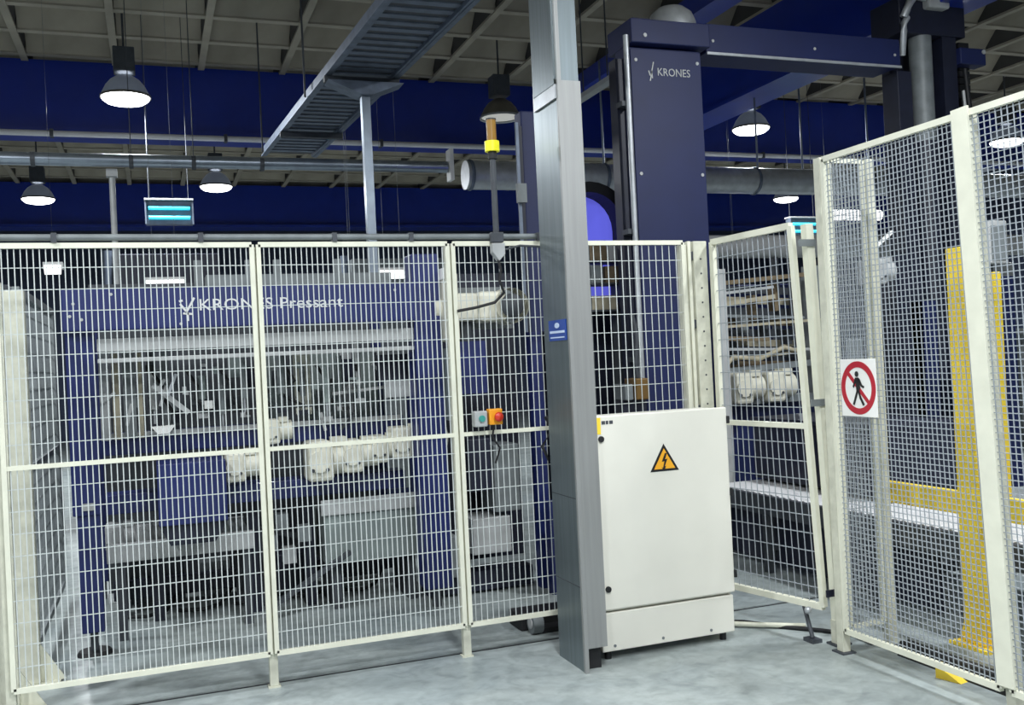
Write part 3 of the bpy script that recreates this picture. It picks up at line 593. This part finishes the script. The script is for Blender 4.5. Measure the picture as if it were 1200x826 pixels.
# ================================================================== RIGHT MAST
t = thing('lift_mast', 'dark mast with grey cylinder and cable chain rising behind the tall mesh fence', 'machine', (6.8, 7.1, 0))
box('mast_profile', NAVY, t, 6.36, 6.52, 6.95, 7.15, 0, 3.98, .006)
MB().cyl((6.66,6.98,0),(6.66,6.98,3.35),.11,20).build('cylinder_sleeve', NAVY, t); MB().cyl((6.66,6.98,3.35),(6.66,6.98,4.3),.10,20).build('lift_cylinder', GREY, t)
box('mast_profile', NAVY, t, 6.84, 7.0, 6.9, 7.2, 0, 4.5); box('mast_back', NAVY, t, 6.5, 7.2, 7.2, 7.3, 0, 4.5)
for k in range(26): MB().box(7.08,7.2,6.95,7.15,2.6+k*.065,2.6+k*.065+.055).build('chain_link', BLACK, t)
box('mast_head', NAVY, t, 6.35, 7.1, 6.88, 7.25, 4.3, 4.62, .01); box('side_arm', BLUED, t, 7.0, 7.3, 6.85, 7.0, 4.05, 4.2, .01)
box('head_motor', GREYL, t, 6.62, 6.86, 6.8, 6.95, 4.52, 4.66, .02)
MB().tube([(6.62,6.86,4.62),(6.5,6.84,4.62),(6.42,6.82,4.55),(6.38,6.82,4.48),(6.36,6.84,4.42)], .035, 10).build('silver_hose', GALV, t)
MB().tube([(6.40,6.84,4.42),(6.35,6.83,4.36),(6.35,6.83,4.3),(6.38,6.9,4.1)], .028, 10).build('silver_hose', GALV, t)
MB().cyl((7.27,6.84,4.17),(7.27,6.85,4.17),.02,10).build('bolt', GREYL, t)
for x, z0, z1, m in ((6.0,0,2.3,NAVY),(6.15,.3,1.9,BLUED),(6.6,.0,1.2,NAVY),(7.05,.2,2.1,BLUED)): box('lower_cover', m, t, x, x+.28, 6.7, 6.9, z0, z1, .006)
MB().tube([(7.03,6.84,4.0),(7.05,6.82,3.6),(7.03,6.83,3.2),(7.06,6.84,2.9)], .02, 8).build('cable', BLACK, t)
MB().tube([(7.0,6.84,3.8),(7.01,6.83,3.5)], .014, 8).build('cable', GREYL, t)
# ================================================================== ROLLER CONVEYOR, RIGHT
t = RC = thing('roller_conveyor', 'long pale roller conveyor behind the gate and the tall mesh fence', 'conveyor', (4.4, 4.6, 0))
for x in (3.98, 4.92): box('side_channel', GREYD, t, x-.02, x+.02, 2.4, 6.55, .40, .535, .004)
r0 = None
for k in range(58):
    y = 2.44+k*.071
    if r0 is None: r0 = MB().cyl((4.0,y,.51),(4.9,y,.51),.032,12).build('roller', PALE, t); yb = y
    else:
        c = r0.copy(); COL.objects.link(c); c.location.y = r0.location.y + (y-yb)
for y in (2.6, 3.6, 4.7, 5.8, 6.45):
    for x in (3.98, 4.92): box('leg', GREYD, t, x-.025, x+.025, y-.03, y+.03, 0, .40)
    box('leg_tie', GREYD, t, 4.0, 4.9, y-.015, y+.015, .15, .20)
hd = box('roller_hood', NAVY, t, 4.36, 5.0, 5.0, 6.5, .56, 1.0, .01); box('hood_rim', NAVY, hd, 4.34, 5.0, 5.0, 6.5, 1.0, 1.03)
box('skirt_panel', NAVY, t, 4.06, 4.08, 4.3, 6.5, .05, .38)
for y in (3.1, 4.15, 5.25): gear_motor(t, 4.25, y, .27, .9, GREYL)
# yellow guard
t = thing('yellow_guard', 'bright yellow guard post and rail behind the tall mesh fence', 'guard', (3.87, 3.9, 0))
MB().box(3.85,3.90,3.80,3.935,.015,2.03).build('post', YEL, t, .004); MB().box(3.88,3.93,3.665,3.795,.78,1.885).build('light_curtain', YEL, t, .004)
MB().box(3.85,3.90,3.71,3.80,.62,.80).build('joint_plate', YEL, t)
MB().box(3.855,3.885,2.4,3.71,.665,.785).build('rail', YEL, t, .004); MB().box(3.855,3.885,3.935,4.52,.665,.785).build('rail', YEL, t, .004)
MB().box(3.80,3.95,3.74,3.99,0,.015).build('base_plate', YEL, t); MB().prism([(0,0),(.055,0),(0,.16)], (3.875,3.935,.015), (0,1,0), (0,0,1), (.015,0,0)).build('gusset', YEL, t); MB().prism([(0,0),(-.06,0),(0,.18)], (3.875,3.80,.015), (0,1,0), (0,0,1), (.015,0,0)).build('gusset', YEL, t)
MB().cyl((3.87,4.50,0),(3.87,4.50,.665),.025,10).build('rail_leg', YEL, t)
t = thing('floor_kerb', 'low black kerb on the floor behind the tall mesh fence', 'kerb', (3.47, 3.2, 0))
MB().prism([(0,0),(.09,0),(.075,.07),(.02,.07)], (3.43,2.2,0), (1,0,0), (0,0,1), (0,1.75,0)).build('kerb_body', BLACK, t)
o = MB().prism([(0,0),(.12,0),(.0,.065)], (3.40,3.62,0), (.25,-1,0), (0,0,1), (-.05,-.01,0)).build('floor_wedge', YEL); tag(o, 'small yellow wedge on the floor under the tall mesh fence', 'wedge')
# cream rolls and boxes inside
t = thing('cream_drum', 'cream drum standing behind the conveyor left of the yellow guard', 'drum', (5.05, 5.2, 0))
MB().lathe([(.0,.66),(.11,.66),(.11,.0+.665)], (5.22,5.2,0), 18).build('drum_foot', GREYD, t); MB().cyl((5.22,5.2,0),(5.22,5.2,.9),.06,14).build('drum_stand', GREYD, t)
MB().cyl((5.22,5.2,.9),(5.22,5.2,1.22),.09,20).build('drum_body', CREAM, t); MB().cyl((5.22,5.2,1.22),(5.22,5.2,1.24),.096,20).build('drum_lid', WHITE, t)
t = thing('control_box', 'grey control box on a stand right of the dark mast, behind the mesh', 'box', (5.9, 5.6, 0))
box('stand', GREYD, t, 5.87, 5.93, 5.6, 5.66, 0, 2.1); box('control_case', GREYL, t, 5.8, 5.98, 5.5, 5.66, 2.1, 2.42, .01); box('case_door', GREY, t, 5.82, 5.96, 5.49, 5.5, 2.13, 2.38)
t = thing('white_pump', 'white pump motor on a bracket left of the dark mast', 'motor', (5.25, 6.1, 0))
box('stand', NAVY, t, 5.2, 5.3, 6.1, 6.2, 0, 2.0); gear_motor(t, 5.25, 6.05, 2.1, .9, GREYL); MB().bar((5.15,5.95,2.28),(5.32,5.95,2.4),.03,.02).build('lever', WHITE, t)
# ================================================================== STACKER BEHIND GATE
t = thing('bar_stacker', 'machine with beige horizontal bars seen through the gate mesh', 'machine', (4.6, 6.8, 0))
box('upright', GREYL, t, 4.2, 4.29, 6.66, 6.75, 0, 2.2, .004); box('upright', GREY, t, 5.35, 5.45, 7.0, 7.12, 0, 2.25, .004)
rnd = random.Random(5)
for k in range(9):
    z = 1.38+k*.092; x0 = 4.38+rnd.uniform(0,.12); x1 = rnd.uniform(4.8,5.5); dz = rnd.uniform(-.05,.06)
    MB().bar((x0,6.97+rnd.uniform(-.05,.05),z),(x1,6.97,z+dz),.05,rnd.choice((.022,.035,.05))).build('crossbar', (GREY,TAN,GREYL,BROWN,TAN)[k%5], t)
for k in range(8):
    z = 1.42+k*.095; MB().bar((4.42,7.4,z+.02),(5.5,7.5,z-.02),.05,.06).build('crossbar', (BROWN,GREYD,TAN,GREYD)[k%4], t)
for k in range(9):
    x = 4.5+k*.11; z = 1.4+rnd.uniform(0,.5); MB().box(x,x+rnd.uniform(.02,.07),7.1,7.2,z,z+rnd.uniform(.12,.4)).build('carriage_block', rnd.choice((GREYD,NAVY,GREY,BROWN)), t)
MB().tube([(4.42,6.94,1.42),(4.5,6.93,1.5),(4.75,6.93,1.47),(5.0,6.93,1.56),(5.2,6.93,1.5)], .02, 8).build('air_hose', TAN, t)
box('machine_base', BLUED, t, 4.35, 5.6, 7.0, 7.5, 0, 1.1, .01); box('base_ledge', GREY, t, 4.3, 5.6, 6.9, 7.0, 1.1, 1.16)
for x in (4.55, 4.86): gear_motor(t, x, 6.88, 1.24, 1.15)
box('side_motor', GREYL, t, 4.16, 4.24, 7.45, 7.55, 1.0, 1.6)
# ================================================================== FLOOR BITS BY GATE
o = MB().tube([(2.98,4.80,.02),(3.12,4.69,.02),(3.33,4.545,.02)], .014, 8).build('floor_rod', CREAMD); tag(o, 'pale rod lying on the floor under the gate', 'rod')
o = MB().tube([(2.95,4.92,.012),(3.1,4.8,.013),(3.22,4.62,.012),(3.36,4.46,.012),(3.46,4.3,.013),(3.44,4.14,.012)], .011, 8).build('floor_cable', BLACK); tag(o, 'black cable snaking over the floor under the gate', 'cable')
t = thing('floor_bolt', 'dark floor bolt with silver knob under the gate leaf', 'bolt', (3.23, 4.33, 0))
MB().cyl((3.22,4.34,.02),(3.235,4.42,.17),.012,8).build('bolt_rod', GREYD, t); MB().lathe([(0,.0),(.016,.006),(.02,.02),(.016,.034),(0,.04)], (3.2,4.34,.15), 12).build('bolt_knob', GALV, t); MB().box(3.19,3.25,4.30,4.38,0,.02).build('bolt_socket', GREYD, t)
t = thing('floor_roller', 'dark roller bearing on the floor behind the fence left of the column', 'roller', (2.03, 5.35, 0))
MB().cyl((1.96,5.22,.062),(2.02,5.22,.062),.06,20).build('bearing_drum', GREY, t); MB().cyl((1.954,5.22,.062),(1.96,5.22,.062),.03,14).build('bearing_hub', GREYL, t)
MB().box(1.93,2.3,5.3,5.5,0,.09).build('bearing_block', BLACK, t, .006); MB().box(1.98,2.2,5.2,5.3,0,.03).build('bearing_base', BLACK, t)
# ================================================================== BACKGROUND
def bgm(name, label, x0, x1, y, h, m, m2):
    t = thing(name, label, 'machine', ((x0+x1)/2, y, 0)); box('machine_body', m, t, x0, x1, y, y+.8, 0, h*.62, .01); box('top_unit', m2, t, x0+.15*(x1-x0), x1-.2*(x1-x0), y+.1, y+.7, h*.62, h, .01)
    for k in range(4):
        x = x0+(x1-x0)*(k+.5)/4; box('door_panel', m2, t, x-(x1-x0)*.1, x+(x1-x0)*.1, y-.012, y, .15, h*.55)
    MB().cyl((x0+.2,y+.3,h*.62),(x0+.2,y+.3,h*1.02),.05,10).build('vent_pipe', GALVD, t)
    MB().bar((x0,y-.05,h*.62),(x1,y-.05,h*.62),.06,.08).build('front_rail', GREYL, t)
bgm('process_machine', 'dark machine far behind the left side fence', -2.6, -.9, 10.2, 2.5, NAVY, GREYD)
bgm('process_machine', 'grey blue machine far behind the header beam, left part', -.6, 1.1, 11.2, 2.9, GREY, NAVY)
bgm('process_machine', 'blue machine far behind the header beam, right part', 1.95, 3.6, 11.0, 2.8, BLUED, GREY)
bgm('process_machine', 'dark blue machine far behind the gate', 6.3, 8.6, 11.0, 2.4, NAVY, BLUED)
bgm('process_machine', 'grey machine far behind the right mesh fence', 9.2, 12.2, 10.5, 2.6, GREY, GREYL)
def strip(x0, x1, y, z, label, top=5.7, r=.042):
    t = thing('strip_lamp', label, 'lamp', ((x0+x1)/2, y, z)); box('lamp_body', GREYL, t, x0, x1, y-.04, y+.08, z+.03, z+.09)
    MB().cyl((x0+.015,y-.05,z+.02),(x1-.015,y-.05,z+.02),r,12).build('lamp_tube', TUBE, t)
    for x in (x0+.08, x1-.08): MB().cyl((x,y+.03,z+.09),(x,y+.03,top),.0014,5).build('hanger_wire', GREY, t)
strip(-.03, .33, 9.6, 2.39, 'lit strip lamp above the left end of the header beam')
strip(2.13, 2.46, 9.5, 2.44, 'lit strip lamp above the right end of the header beam')
strip(1.76, 1.90, 9.3, 2.35, 'short lit lamp above the lettering on the header beam', top=3.99)
strip(9.0, 9.95, 11.4, 3.36, 'bright strip lamp behind the corner post of the mesh fence', r=.075)
strip(-.86, -.70, 9.5, 2.53, 'short glowing strip for a white-lit box top near the left edge behind the fence')  # glow stands in for light on top of a blue box
strip(7.28, 7.46, 11.2, 2.80, 'small lit lamp behind the gate mesh')
# ------------------------------------------------------------------ groups of repeats
GROUPS = {'mesh_fence': 'mesh fence panels around the machines', 'fence_post': 'cream fence posts', 'guard_post': 'cream guard posts at the left edge', 'gate_post': 'cream posts beside the gate',
          'insect_lamp': 'insect lamps with cyan tubes', 'strip_lamp': 'lit strip lamps in the background', 'parcel': 'parcels on the shelf behind the fence', 'process_machine': 'machines far in the background'}
for o in bpy.data.objects:
    k = o.name.split('.')[0]
    if o.parent is None and k in GROUPS and 'label' in o: o['group'] = GROUPS[k]
